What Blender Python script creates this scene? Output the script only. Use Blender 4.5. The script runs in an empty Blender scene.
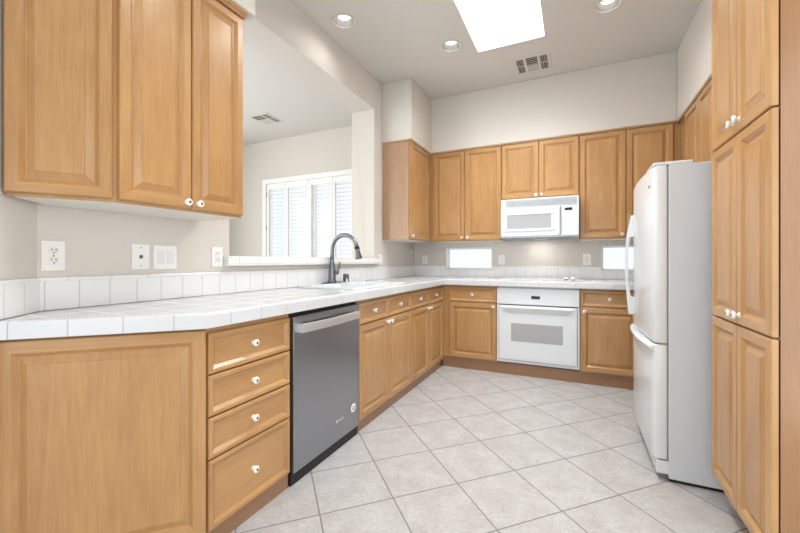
import bpy, bmesh, math, random
from math import sin, cos, pi, radians as R
from mathutils import Vector, Matrix

random.seed(4)
SC = bpy.context.scene
COL = SC.collection

# ------------------------------------------------------------------ camera
cd = bpy.data.cameras.new('camera')
cam = bpy.data.objects.new('camera', cd)
COL.objects.link(cam)
cam.location = (0, 0, 1.113)
cam.rotation_euler = (R(90), 0, R(25.387))
cd.sensor_width = 36
cd.lens = 36 * 368.954 / 800
cd.shift_y = -(266.5 - 260.441) / 800
cd.clip_start = 0.02
SC.camera = cam

# ------------------------------------------------------------------ world, light, exposure
SC.view_settings.view_transform = 'Standard'
SC.view_settings.look = 'None'
SC.view_settings.gamma = 1
SC.view_settings.use_curve_mapping = False
SC.view_settings.exposure = 0.0
w = bpy.data.worlds.new('world')
SC.world = w
w.use_nodes = True
wb = w.node_tree.nodes['Background']
wb.inputs[0].default_value = (0.90, 0.95, 1.0, 1)
wb.inputs[1].default_value = 1.08

def area(name, loc, rot, sx, sy, power, col=(1, 1, 1)):
    l = bpy.data.lights.new(name, 'AREA')
    l.shape = 'RECTANGLE'
    l.size = sx
    l.size_y = sy
    l.energy = power
    l.color = col
    o = bpy.data.objects.new(name, l)
    o.location = loc
    o.rotation_euler = rot
    COL.objects.link(o)
    return o

# added fill lamps standing in for daylight through unseen openings; only the skylight is real
area('rear_fill', (-0.4, -2.95, 1.25), (R(90), 0, 0), 2.6, 2.2, 25, (0.93, 0.975, 1))
area('dining_fill', (-5.15, 2.1, 1.35), (R(90), 0, R(-90)), 1.6, 2.2, 60, (0.93, 0.975, 1))
area('dining_rear_fill', (-5.15, -1.7, 1.35), (R(90), 0, R(-90)), 2.4, 2.2, 122, (0.93, 0.975, 1))
area('entry_fill', (1.13, 0.1, 1.25), (R(90), 0, R(90)), 2.2, 2.1, 27, (0.93, 0.975, 1))
area('skylight_daylight', (-0.505, 2.67, 3.60), (0, 0, 0), 0.5, 1.15, 57, (0.93, 0.97, 1))

# ------------------------------------------------------------------ mesh helper
class MB:
    def __init__(self):
        self.v = []
        self.f = []
        self.m = []
        self.uv = []
        self.s = []
    def face(self, pts, uvs=None, mat=0, smooth=False):
        b = len(self.v)
        self.v += [tuple(p) for p in pts]
        self.f.append(tuple(range(b, b + len(pts))))
        self.m.append(mat)
        self.s.append(smooth)
        if uvs is None:
            uvs = [(p[0], p[2]) for p in pts]
        self.uv.append([tuple(u) for u in uvs])
    def pface(self, pts, g='z', mat=0, smooth=False):
        """planar uv, grain/row axis g runs along v"""
        p = [Vector(q) for q in pts]
        n = (p[1] - p[0]).cross(p[2] - p[0])
        if n.length < 1e-12 and len(p) > 3:
            n = (p[2] - p[0]).cross(p[3] - p[0])
        ax = max(range(3), key=lambda i: abs(n[i]))
        gi = 'xyz'.index(g)
        o = [i for i in range(3) if i != ax]
        if gi == ax:
            a, b = o
        else:
            b = gi
            a = [i for i in o if i != gi][0]
        self.face(pts, [(q[a], q[b]) for q in p], mat, smooth)
    def box(self, x0, x1, y0, y1, z0, z1, g='z', mat=0):
        if x0 > x1: x0, x1 = x1, x0
        if y0 > y1: y0, y1 = y1, y0
        if z0 > z1: z0, z1 = z1, z0
        c = [(x, y, z) for z in (z0, z1) for y in (y0, y1) for x in (x0, x1)]
        for q in ((0, 2, 3, 1), (4, 5, 7, 6), (0, 1, 5, 4), (2, 6, 7, 3), (0, 4, 6, 2), (1, 3, 7, 5)):
            self.pface([c[i] for i in q], g, mat)
        return self
    def prism(self, poly, z0, z1, g='z', mat=0, smooth=False):
        """poly counter-clockwise in xy; uv of the sides: run length, height"""
        n = len(poly)
        self.face([(p[0], p[1], z0) for p in reversed(poly)], [(p[0], p[1]) for p in reversed(poly)], mat)
        self.face([(p[0], p[1], z1) for p in poly], [(p[0], p[1]) for p in poly], mat)
        L = 0
        for i in range(n):
            a, b = poly[i], poly[(i + 1) % n]
            d = math.hypot(b[0] - a[0], b[1] - a[1])
            self.face([(a[0], a[1], z0), (b[0], b[1], z0), (b[0], b[1], z1), (a[0], a[1], z1)],
                      [(L, z0), (L + d, z0), (L + d, z1), (L, z1)], mat, smooth)
            L += d
        return self
    def lathe(self, prof, n=24, M=None, mat=0, smooth=True):
        """prof: (radius, height) along local z, or (radius, height, mat)"""
        M = M or Matrix()
        for i in range(len(prof) - 1):
            r0, h0 = prof[i][:2]
            r1, h1 = prof[i + 1][:2]
            mm = prof[i + 1][2] if len(prof[i + 1]) > 2 else mat
            for k in range(n):
                a, b = 2 * pi * k / n, 2 * pi * (k + 1) / n
                P = [(r0 * cos(a), r0 * sin(a), h0), (r0 * cos(b), r0 * sin(b), h0),
                     (r1 * cos(b), r1 * sin(b), h1), (r1 * cos(a), r1 * sin(a), h1)]
                if r0 < 1e-7: P = [P[0], P[2], P[3]]
                elif r1 < 1e-7: P = [P[0], P[1], P[2]]
                P = [M @ Vector(p) for p in P]
                self.face(P, None, mm, smooth)
        return self
    def tube(self, pts, rad, n=14, mat=0, caps=True):
        pts = [Vector(p) for p in pts]
        if not hasattr(rad, '__len__'): rad = [rad] * len(pts)
        rings = []
        up = None
        for i, p in enumerate(pts):
            t = (pts[min(i + 1, len(pts) - 1)] - pts[max(i - 1, 0)]).normalized()
            if up is None:
                up = Vector((0, 0, 1)) if abs(t.z) < .9 else Vector((1, 0, 0))
            a = t.cross(up).normalized()
            up = a.cross(t).normalized()
            rings.append([p + (a * cos(2 * pi * k / n) + up * sin(2 * pi * k / n)) * rad[i] for k in range(n)])
        for i in range(len(rings) - 1):
            for k in range(n):
                j = (k + 1) % n
                self.face([rings[i][k], rings[i][j], rings[i + 1][j], rings[i + 1][k]], None, mat, True)
        if caps:
            self.face(list(reversed(rings[0])), None, mat)
            self.face(rings[-1], None, mat)
        return self
    def sweep(self, path, prof, mat=0, smooth=True, starts=None):
        """open path in xy (outside on its right-hand side); prof: (outward offset, z); uv = run, profile length"""
        P = [Vector((p[0], p[1])) for p in path]
        nrm = []
        for i in range(len(P)):
            ns = []
            for a, b in ((i - 1, i), (i, i + 1)):
                if a >= 0 and b < len(P):
                    d = (P[b] - P[a]).normalized()
                    ns.append(Vector((d.y, -d.x)))
            if len(ns) == 1: nrm.append(ns[0])
            else:
                m = (ns[0] + ns[1]).normalized()
                nrm.append(m / m.dot(ns[0]))
        pl = [0]
        for a, b in zip(prof, prof[1:]): pl.append(pl[-1] + math.hypot(b[0] - a[0], b[1] - a[1]))
        L = 0
        for i in range(len(P) - 1):
            d = (P[i + 1] - P[i]).length
            if starts: L = starts[i]
            for j in range(len(prof) - 1):
                q = []
                for (ii, jj) in ((i, j + 1), (i + 1, j + 1), (i + 1, j), (i, j)):
                    xy = P[ii] + nrm[ii] * prof[jj][0]
                    q.append((xy.x, xy.y, prof[jj][1]))
                self.face(q, [(L, pl[j + 1]), (L + d, pl[j + 1]), (L + d, pl[j]), (L, pl[j])], mat, smooth)
            L += d
        for i, rev in ((0, False), (len(P) - 1, True)):
            q = [(P[i].x + nrm[i].x * o, P[i].y + nrm[i].y * o, z) for o, z in prof]
            self.face(list(reversed(q)) if rev else q, None, mat)
        return self
    def build(self, name, mats, parent=None, bevel=0, seg=2, weld=True):
        me = bpy.data.meshes.new(name)
        me.from_pydata(self.v, [], self.f)
        ul = me.uv_layers.new(name='UVMap')
        k = 0
        flat = []
        for u in self.uv:
            for q in u: flat += [q[0], q[1]]
        ul.data.foreach_set('uv', flat)
        me.polygons.foreach_set('material_index', self.m)
        me.polygons.foreach_set('use_smooth', self.s)
        if not isinstance(mats, (list, tuple)): mats = [mats]
        for mt in mats: me.materials.append(mt)
        if weld:
            bm = bmesh.new()
            bm.from_mesh(me)
            bmesh.ops.remove_doubles(bm, verts=bm.verts, dist=1e-5)
            bm.to_mesh(me)
            bm.free()
        me.update()
        o = bpy.data.objects.new(name, me)
        COL.objects.link(o)
        if parent: o.parent = parent
        if bevel:
            b = o.modifiers.new('bevel', 'BEVEL')
            b.width = bevel
            b.segments = seg
            b.limit_method = 'ANGLE'
            b.angle_limit = R(35)
            b.harden_normals = False
        return o

def tag(o, label=None, cat=None, group=None, kind=None):
    if label: o['label'] = label
    if cat: o['category'] = cat
    if group: o['group'] = group
    if kind: o['kind'] = kind
    return o

def thing(name, label, cat, loc=(0, 0, 0), rz=0, group=None):
    o = bpy.data.objects.new(name, None)
    o.empty_display_size = 0.05
    COL.objects.link(o)
    o.location = loc
    o.rotation_euler = (0, 0, R(rz))
    return tag(o, label, cat, group)

def struct(name, mb, mats, parent=None, bevel=0):
    o = mb.build(name, mats, parent, bevel)
    if not parent: o['kind'] = 'structure'
    return o

def copy_tree(o, parent=None):
    c = o.copy()
    COL.objects.link(c)
    if parent: c.parent = parent
    for ch in list(o.children): copy_tree(ch, c)
    return c

def cut(o, cutters):
    """cut holes and keep the result as plain mesh"""
    for mb in cutters:
        co = mb.build('cutter', [], None)
        bm = bmesh.new()
        bm.from_mesh(co.data)
        bmesh.ops.recalc_face_normals(bm, faces=bm.faces)
        bm.to_mesh(co.data)
        bm.free()
        md = o.modifiers.new('cut', 'BOOLEAN')
        md.object = co
        md.solver = 'EXACT'
        dg = bpy.context.evaluated_depsgraph_get()
        dg.update()
        me = bpy.data.meshes.new_from_object(o.evaluated_get(dg))
        o.modifiers.clear()
        old = o.data
        nm = old.name
        o.data = me
        bpy.data.meshes.remove(old)
        me.name = nm
        cme = co.data
        bpy.data.objects.remove(co)
        bpy.data.meshes.remove(cme)

# ------------------------------------------------------------------ materials
def srgb(r, g, b):
    f = lambda c: (c / 12.92 if c <= .04045 else ((c + .055) / 1.055) ** 2.4)
    return (f(r / 255), f(g / 255), f(b / 255), 1)

def newmat(name):
    m = bpy.data.materials.new(name)
    m.use_nodes = True
    nt = m.node_tree
    return m, nt, nt.nodes['Principled BSDF']

def node(nt, t, **kw):
    n = nt.nodes.new(t)
    for k, v in kw.items(): setattr(n, k, v)
    return n

def math_(nt, op, a, b=None, c=None, clamp=False):
    n = node(nt, 'ShaderNodeMath', operation=op, use_clamp=clamp)
    for i, x in enumerate((a, b, c)):
        if x is None: continue
        if isinstance(x, (int, float)): n.inputs[i].default_value = x
        else: nt.links.new(x, n.inputs[i])
    return n.outputs[0]

def mix(nt, fac, a, b, blend='MIX'):
    n = node(nt, 'ShaderNodeMix', data_type='RGBA', blend_type=blend)
    if isinstance(fac, (int, float)): n.inputs[0].default_value = fac
    else: nt.links.new(fac, n.inputs[0])
    for i, x in ((6, a), (7, b)):
        if isinstance(x, tuple): n.inputs[i].default_value = x
        else: nt.links.new(x, n.inputs[i])
    return n.outputs[2]

def plain(name, col, rough=.4, metal=0, noise=0.02, nscale=18, bump=0, spec=.5, coat=0):
    m, nt, p = newmat(name)
    tc = node(nt, 'ShaderNodeTexCoord')
    n = node(nt, 'ShaderNodeTexNoise')
    n.inputs['Scale'].default_value = nscale
    n.inputs['Detail'].default_value = 4
    nt.links.new(tc.outputs['Object'], n.inputs['Vector'])
    a = tuple(min(1, c * (1 - noise)) for c in col[:3]) + (1,)
    b = tuple(min(1, c * (1 + noise)) for c in col[:3]) + (1,)
    nt.links.new(mix(nt, n.outputs[0], a, b), p.inputs['Base Color'])
    p.inputs['Roughness'].default_value = rough
    p.inputs['Metallic'].default_value = metal
    p.inputs['Specular IOR Level'].default_value = spec
    p.inputs['Coat Weight'].default_value = coat
    if bump:
        n2 = node(nt, 'ShaderNodeTexNoise')
        n2.inputs['Scale'].default_value = 160
        n2.inputs['Detail'].default_value = 3
        nt.links.new(tc.outputs['Object'], n2.inputs['Vector'])
        bp = node(nt, 'ShaderNodeBump')
        bp.inputs['Strength'].default_value = bump
        bp.inputs['Distance'].default_value = .002
        nt.links.new(n2.outputs[0], bp.inputs['Height'])
        nt.links.new(bp.outputs[0], p.inputs['Normal'])
    return m

def wood(name, light, dark, streak=.5, rough=.30):
    m, nt, p = newmat(name)
    uv = node(nt, 'ShaderNodeUVMap')
    oi = node(nt, 'ShaderNodeObjectInfo')
    sc = node(nt, 'ShaderNodeVectorMath', operation='SCALE')
    cmb = node(nt, 'ShaderNodeCombineXYZ')
    nt.links.new(math_(nt, 'MULTIPLY', oi.outputs['Random'], 17.0), cmb.inputs[0])
    nt.links.new(math_(nt, 'MULTIPLY', oi.outputs['Random'], 41.0), cmb.inputs[1])
    nt.links.new(math_(nt, 'MULTIPLY', oi.outputs['Random'], 5.0), cmb.inputs[2])
    add = node(nt, 'ShaderNodeVectorMath', operation='ADD')
    nt.links.new(uv.outputs[0], add.inputs[0])
    nt.links.new(cmb.outputs[0], add.inputs[1])
    def noise(sx, sy, det, dist):
        mp = node(nt, 'ShaderNodeMapping')
        mp.inputs['Scale'].default_value = (sx, sy, 1)
        nt.links.new(add.outputs[0], mp.inputs[0])
        n = node(nt, 'ShaderNodeTexNoise')
        n.inputs['Scale'].default_value = 1
        n.inputs['Detail'].default_value = det
        n.inputs['Distortion'].default_value = dist
        nt.links.new(mp.outputs[0], n.inputs[0])
        return n.outputs[0]
    fine = noise(190, 9, 3, .4)
    mid = noise(34, 2.4, 4, 1.2)
    big = noise(5, 2.0, 4, 1.0)
    a = math_(nt, 'MULTIPLY', fine, .34)
    b = math_(nt, 'MULTIPLY', mid, .32)
    c = math_(nt, 'MULTIPLY', big, .46)
    t = math_(nt, 'ADD', math_(nt, 'ADD', a, b), c)
    mr = node(nt, 'ShaderNodeMapRange')
    mr.inputs[1].default_value = .22
    mr.inputs[2].default_value = .88
    nt.links.new(t, mr.inputs[0])
    tone = math_(nt, 'MULTIPLY_ADD', oi.outputs['Random'], .16, -.08)
    fac = math_(nt, 'ADD', mr.outputs[0], tone, clamp=True)
    nt.links.new(mix(nt, fac, dark, light), p.inputs['Base Color'])
    p.inputs['Roughness'].default_value = rough
    p.inputs['Specular IOR Level'].default_value = .45
    p.inputs['Coat Weight'].default_value = .35
    p.inputs['Coat Roughness'].default_value = .16
    bp = node(nt, 'ShaderNodeBump')
    bp.inputs['Strength'].default_value = .06
    bp.inputs['Distance'].default_value = .001
    nt.links.new(fine, bp.inputs['Height'])
    nt.links.new(bp.outputs[0], p.inputs['Normal'])
    return m

def tile(name, col, grout, pu, pv, ou=0, ov=0, gw=.003, rough=.18, use='UV', rot=0, mottled=None, bump=.4):
    m, nt, p = newmat(name)
    if use == 'UV':
        vec = node(nt, 'ShaderNodeUVMap').outputs[0]
    else:
        vec = node(nt, 'ShaderNodeTexCoord').outputs['Object']
    base = vec
    if rot:
        mp = node(nt, 'ShaderNodeMapping')
        mp.inputs['Rotation'].default_value = (0, 0, rot)
        nt.links.new(vec, mp.inputs[0])
        vec = mp.outputs[0]
    sp = node(nt, 'ShaderNodeSeparateXYZ')
    nt.links.new(vec, sp.inputs[0])
    ms = []
    ids = []
    for i, (pp, oo) in enumerate(((pu, ou), (pv, ov))):
        if not pp: continue
        s = math_(nt, 'ADD', sp.outputs[i], -oo + 60 * pp)
        d = math_(nt, 'PINGPONG', s, pp / 2)
        mr = node(nt, 'ShaderNodeMapRange', interpolation_type='SMOOTHSTEP')
        mr.inputs[1].default_value = gw * .35
        mr.inputs[2].default_value = gw * .75
        nt.links.new(d, mr.inputs[0])
        ms.append(mr.outputs[0])
        ids.append(math_(nt, 'FLOOR', math_(nt, 'DIVIDE', s, pp)))
    t = ms[0] if len(ms) == 1 else math_(nt, 'MINIMUM', ms[0], ms[1])
    cb = node(nt, 'ShaderNodeCombineXYZ')
    for i, x in enumerate(ids): nt.links.new(x, cb.inputs[i])
    wn = node(nt, 'ShaderNodeTexWhiteNoise')
    nt.links.new(cb.outputs[0], wn.inputs[0])
    if mottled:
        n1 = node(nt, 'ShaderNodeTexNoise')
        n1.inputs['Scale'].default_value = 9
        n1.inputs['Detail'].default_value = 7
        n1.inputs['Roughness'].default_value = .68
        ad = node(nt, 'ShaderNodeVectorMath', operation='MULTIPLY_ADD')
        ad.inputs[1].default_value = (7, 7, 7)
        nt.links.new(wn.outputs['Color'], ad.inputs[0])
        nt.links.new(base, ad.inputs[2])
        nt.links.new(ad.outputs[0], n1.inputs[0])
        mr = node(nt, 'ShaderNodeMapRange')
        mr.inputs[1].default_value = .35
        mr.inputs[2].default_value = .68
        nt.links.new(n1.outputs[0], mr.inputs[0])
        body = mix(nt, mr.outputs[0], mottled, col)
        n3 = node(nt, 'ShaderNodeTexNoise')
        n3.inputs['Scale'].default_value = 60
        n3.inputs['Detail'].default_value = 5
        nt.links.new(base, n3.inputs[0])
        mr3 = node(nt, 'ShaderNodeMapRange')
        mr3.inputs[1].default_value = .3
        mr3.inputs[2].default_value = .7
        mr3.inputs[3].default_value = .86
        mr3.inputs[4].default_value = 1.06
        nt.links.new(n3.outputs[0], mr3.inputs[0])
        cc = node(nt, 'ShaderNodeCombineColor')
        for i in range(3): nt.links.new(mr3.outputs[0], cc.inputs[i])
        body = mix(nt, 1.0, body, cc.outputs[0], 'MULTIPLY')
    else:
        body = mix(nt, wn.outputs[0], col, tuple(c * .985 for c in col[:3]) + (1,))
    nt.links.new(mix(nt, t, grout, body), p.inputs['Base Color'])
    rr = math_(nt, 'MULTIPLY_ADD', t, rough - .8, .8)
    nt.links.new(rr, p.inputs['Roughness'])
    bp = node(nt, 'ShaderNodeBump')
    bp.inputs['Strength'].default_value = bump
    bp.inputs['Distance'].default_value = .003
    nt.links.new(t, bp.inputs['Height'])
    nt.links.new(bp.outputs[0], p.inputs['Normal'])
    return m

def emit(name, col, strength):
    m, nt, p = newmat(name)
    p.inputs['Base Color'].default_value = col
    p.inputs['Emission Color'].default_value = col
    p.inputs['Emission Strength'].default_value = strength
    return m

def glass_mat(name):
    m = bpy.data.materials.new(name)
    m.use_nodes = True
    nt = m.node_tree
    nt.nodes.clear()
    out = node(nt, 'ShaderNodeOutputMaterial')
    tr = node(nt, 'ShaderNodeBsdfTransparent')
    gl = node(nt, 'ShaderNodeBsdfGlossy')
    gl.inputs['Roughness'].default_value = .02
    fr = node(nt, 'ShaderNodeFresnel')
    fr.inputs[0].default_value = 1.45
    mx = node(nt, 'ShaderNodeMixShader')
    ge = node(nt, 'ShaderNodeNewGeometry')
    nt.links.new(math_(nt, 'MULTIPLY', fr.outputs[0], math_(nt, 'SUBTRACT', 1.0, ge.outputs['Backfacing'])), mx.inputs[0])
    nt.links.new(tr.outputs[0], mx.inputs[1])
    nt.links.new(gl.outputs[0], mx.inputs[2])
    nt.links.new(mx.outputs[0], out.inputs[0])
    return m

def brushed(name, col, rough):
    m, nt, p = newmat(name)
    tc = node(nt, 'ShaderNodeTexCoord')
    mp = node(nt, 'ShaderNodeMapping')
    mp.inputs['Scale'].default_value = (3, 3, 400)
    nt.links.new(tc.outputs['Object'], mp.inputs[0])
    n = node(nt, 'ShaderNodeTexNoise')
    n.inputs['Scale'].default_value = 1
    n.inputs['Detail'].default_value = 3
    nt.links.new(mp.outputs[0], n.inputs[0])
    a = tuple(c * .9 for c in col[:3]) + (1,)
    b = tuple(c * 1.1 for c in col[:3]) + (1,)
    nt.links.new(mix(nt, n.outputs[0], a, b), p.inputs['Base Color'])
    p.inputs['Metallic'].default_value = 1
    p.inputs['Roughness'].default_value = rough
    p.inputs['Anisotropic'].default_value = .6
    return m

MAT = dict(
    paint=plain('wall_paint', srgb(217, 211, 203), .75, noise=.012, nscale=3, bump=.10, spec=.25),
    ceil=plain('ceiling_paint', srgb(216, 212, 206), .8, noise=.01, nscale=3, bump=.12, spec=.2),
    maple=wood('maple', srgb(206, 163, 110), srgb(160, 113, 67)),
    maple_side=wood('maple_veneer', srgb(190, 156, 124), srgb(152, 117, 90)),
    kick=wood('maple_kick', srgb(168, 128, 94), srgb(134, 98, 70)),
    under=plain('pale_melamine', srgb(232, 228, 220), .5),
    knob=plain('white_ceramic', srgb(245, 242, 236), .12, coat=.5),
    brass=plain('knob_screw', srgb(120, 104, 84), .3, 1),
    white=plain('white_enamel', srgb(230, 235, 239), .22, noise=.006, coat=.2),
    white_side=plain('white_textured_steel', srgb(218, 223, 229), .45, noise=.008, bump=.08),
    whitetrim=plain('white_trim_paint', srgb(244, 243, 240), .4, noise=.006),
    plastic=plain('white_plastic', srgb(244, 243, 240), .3, noise=.004),
    gasket=plain('grey_gasket', srgb(150, 152, 154), .6),
    dark=plain('black_plastic', srgb(22, 22, 24), .4),
    slot=plain('dark_slot', srgb(60, 56, 52), .6),
    ventgrey=plain('vent_shadow_grey', srgb(120, 114, 106), .7),
    baffle=plain('can_baffle', srgb(104, 101, 97), .35),
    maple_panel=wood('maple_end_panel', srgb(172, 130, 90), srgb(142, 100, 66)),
    ventlight=plain('vent_pale_grey', srgb(188, 182, 174), .6),
    ventwhite=plain('vent_enamel', srgb(214, 208, 200), .5),
    steel=brushed('brushed_steel', srgb(164, 168, 174), .30),
    steelbar=brushed('handle_steel', srgb(236, 237, 238), .38),
    gun=plain('gunmetal', srgb(126, 129, 136), .28, 1, noise=.04),
    chrome=plain('chrome', srgb(200, 200, 202), .12, 1),
    ovenglass=plain('oven_screen_glass', srgb(176, 178, 180), .12, noise=.03, nscale=300),
    display=plain('black_display', srgb(26, 30, 34), .12),
    grille=plain('grille_grey', srgb(178, 182, 187), .4),
    panelgrey=plain('light_grey_plastic', srgb(206, 208, 212), .3),
    btn=plain('button_grey', srgb(232, 232, 232), .4),
    countertop=tile('counter_tile', srgb(216, 218, 220), srgb(214, 214, 214), .153, .153, ou=-1.221, ov=.921, gw=.003, rough=.16, bump=.15),
    nose=tile('counter_nose_tile', srgb(216, 218, 220), srgb(188, 188, 188), .153, 0, ou=.044, gw=.0035, rough=.16),
    splash=tile('backsplash_tile', srgb(240, 241, 241), srgb(204, 204, 203), .1105, 0, ou=.0525, gw=.0035, rough=.16),
    cap=tile('backsplash_cap_tile', srgb(242, 242, 242), srgb(216, 216, 215), .153, 0, ou=.04, gw=.0035, rough=.16),
    ledge=tile('ledge_tile', srgb(242, 242, 241), srgb(212, 211, 209), .153, .153, ou=.02, ov=.5, gw=.0035, rough=.16),
    floor=tile('floor_tile', srgb(198, 197, 196), srgb(132, 128, 126), .339, .339, ou=1.228, ov=1.978, gw=.006, rough=.42,
               use='OBJ', rot=R(-45), mottled=srgb(179, 175, 173), bump=.25),
    bulb=emit('lamp_glow', (1, .98, .95, 1), 7),
    sky=emit('skylight_glow', (.98, .99, 1, 1), 3.2),
    glass=glass_mat('window_glass'),
)
W = MAT['maple']

# ------------------------------------------------------------------ main dimensions
XW, YW, XR = -1.847, 4.318, 1.158         # kitchen wall faces
ZC, ZT, ZU = 2.976, .92, 1.329            # ceiling, counter top, underside of wall cabinets
ZUT = 2.356
XO, YO = -5.2, -3.0                       # outer extent of the open-plan space

# ------------------------------------------------------------------ structure
fl = MB()
fl.box(XO - .1, XR + .1, YO - .1, YW + .15, -.08, 0)
struct('floor', fl, MAT['floor'])

ce = MB()
ce.box(XO - .1, XR + .1, YO - .1, YW + .15, ZC, ZC + .14)
ceil = struct('ceiling', ce, MAT['ceil'])
SKY = (-.782, -.229, 2.06, 3.28)
CANS = [(-1.625, 2.41), (-.974, 3.086), (.217, 3.081), (-.42, 1.45), (.12, .45)]  # last two cans are unseen, added to brighten the kitchen
cutters = [MB().box(SKY[0], SKY[1], SKY[2], SKY[3], ZC - .1, ZC + .3)]
for x, y in CANS:
    cutters.append(MB().lathe([(0, -.1), (.078, -.1), (.078, .3), (0, .3)], 32, Matrix.Translation((x, y, ZC))))
cut(ceil, cutters)
# skylight shaft and pane
x0, x1, y0, y1 = SKY
sh = MB()
t = .03
sh.box(x0 - t, x0, y0 - t, y1 + t, ZC + .14, 3.72)
sh.box(x1, x1 + t, y0 - t, y1 + t, ZC + .14, 3.72)
sh.box(x0, x1, y0 - t, y0, ZC + .14, 3.72)
sh.box(x0, x1, y1, y1 + t, ZC + .14, 3.72)
win4 = struct('window_4', sh, MAT['whitetrim'])
win4['label'] = 'white skylight shaft in the kitchen ceiling'
MB().box(x0 - t, x1 + t, y0 - t, y1 + t, 3.722, 3.74).build('skylight_pane', MAT['sky'], win4)

wl = MB()
TH = -2.117
wl.box(TH, XW, .675, 1.532, 0, ZC)
wl.box(TH, XW, 1.532, 3.281, 0, 1.078)
wl.box(TH, XW, 1.532, 3.281, 2.658, ZC)
wl.box(TH, XW, 3.281, YW, 0, ZC)
wl.prism([(TH, .675), (-1.73, .360), (-1.632, .460), (XW, .675)], 0, ZC)
wl.prism([(XW, .675), (-1.68, .508), (-1.472, .742), (-1.472, 1.387), (XW, 1.387)], ZUT, ZC)
wl.box(XW, -1.508, 3.445, YW, ZUT, ZC)
struct('wall_left', wl, MAT['paint'], bevel=.006)

W2 = (-1.425, -.866, 1.004, 1.266)
W3 = (.245, .804, 1.004, 1.266)
W1 = (-4.378, -2.62, .95, 2.322)
wbk = MB()
wbk.box(XO - .1, XR + .1, YW, YW + .14, 0, ZC)
wall_back = struct('wall_back', wbk, MAT['paint'])
cut(wall_back, [MB().box(a, b, YW - .1, YW + .3, c, d) for a, b, c, d in (W1, W2, W3)])
sb = MB()
sb.box(-1.508, .818, 4.012, YW, ZUT, ZC)
sb.box(.818, XR, 2.19, YW, ZUT, ZC)
sb.box(.572, XR, 1.575, 2.19, ZUT, ZC)
sfo = struct('trim_1', sb, MAT['paint'], bevel=.006)
sfo['label'] = 'painted soffit above the back and right wall cabinets'
MBr = MB()
MBr.box(XR, XR + .12, 1.25, YW, 0, ZC)
MBr.box(XR, XR + .12, YO, -1.05, 0, ZC)
MBr.box(XR, XR + .12, -1.05, 1.25, 2.4, ZC)
struct('wall_right', MBr, MAT['paint'])
dl = MB()
dl.box(XO - .1, XO, YO, -2.8, 0, ZC)
dl.box(XO - .1, XO, 2.8, YW, 0, ZC)
dl.box(XO - .1, XO, -2.8, 2.8, 2.5, ZC)
struct('wall_dining', dl, MAT['paint'])
wr = MB()
wr.box(XO, -1.8, YO - .1, YO, 0, ZC)
wr.box(1.0, XR, YO - .1, YO, 0, ZC)
wr.box(-1.8, 1.0, YO - .1, YO, 2.4, ZC)
struct('wall_rear', wr, MAT['paint'])

def slot_window(name, r, lab):
    a, b, c, d = r
    f = MB()
    y0, y1 = YW + .012, YW + .12
    fw = .012
    # lining of the reveal and the sash
    f.box(a, a + .008, YW - .008, y1, c, d); f.box(b - .008, b, YW - .008, y1, c, d)
    f.box(a, b, YW - .008, y1, c, c + .008); f.box(a, b, YW - .008, y1, d - .008, d)
    for q in ((a + .008, a + .008 + fw, c, d), (b - .008 - fw, b - .008, c, d)):
        f.box(q[0], q[1], y1 - .05, y1 - .02, q[2] + .008, q[3] - .008)
    f.box(a + .008, b - .008, y1 - .05, y1 - .02, c + .008, c + .008 + fw)
    f.box(a + .008, b - .008, y1 - .05, y1 - .02, d - .008 - fw, d - .008)
    o = struct(name, f, MAT['whitetrim'])
    o['label'] = lab
    MB().box(a + .018, b - .018, y1 - .037, y1 - .033, c + .018, d - .018).build('glass', MAT['glass'], o)
    return o
slot_window('window_2', W2, 'low horizontal window left of the microwave')
slot_window('window_3', W3, 'low horizontal window right of the microwave beside the refrigerator')
a, b, c, d = W1
f = MB()
f.box(a - .05, a + .02, YW - .022, YW + .12, c - .05, d + .05)
f.box(b - .02, b + .05, YW - .022, YW + .12, c - .05, d + .05)
f.box(a + .02, b - .02, YW - .022, YW + .12, c - .05, c + .02)
f.box(a + .02, b - .02, YW - .022, YW + .12, d - .02, d + .05)
f.box((a + b) / 2 - .02, (a + b) / 2 + .02, YW + .07, YW + .12, c, d)
win1 = struct('window_1', f, MAT['whitetrim'])
win1['label'] = 'large white framed window of the dining area'
MB().box(a + .02, b - .02, YW + .09, YW + .096, c + .02, d - .02).build('glass', MAT['glass'], win1)

# ------------------------------------------------------------------ fronts and cabinets
def knob_mesh(x, y, z, parent, facing=(0, -1, 0)):
    """round white knob on a short stem, standing out along local -y"""
    M = Matrix.Translation((x, y, z)) @ Matrix.Rotation(R(90), 4, 'X')
    k = MB()
    k.lathe([(0, 0), (.011, 0, 0), (.011, .003, 0), (.0070, .005, 0), (.0065, .011, 0), (.0115, .0125, 0), (.0155, .016, 0), (.0155, .020, 0),
             (.0128, .0240, 0), (.006, .0255, 0), (.0036, .0250, 1), (0, .0245, 1)], 20, M)
    return k.build('knob', [MAT['knob'], MAT['brass']], parent)

def ringface(mb, r0, r1, hz=True, mat=0, smooth=False):
    """r = (x0,x1,z0,z1,y): quad ring between two rectangles; mitred grain on frame"""
    def c(r): return [(r[0], r[4], r[2]), (r[1], r[4], r[2]), (r[1], r[4], r[3]), (r[0], r[4], r[3])]
    A, B = c(r0), c(r1)
    for i in range(4):
        j = (i + 1) % 4
        q = [A[i], A[j], B[j], B[i]]
        if (i % 2 == 0) and hz: uv = [(p[2] + 3.3, p[0]) for p in q]
        else: uv = [(p[0], p[2]) for p in q]
        mb.face(q, uv, mat, smooth)

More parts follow.
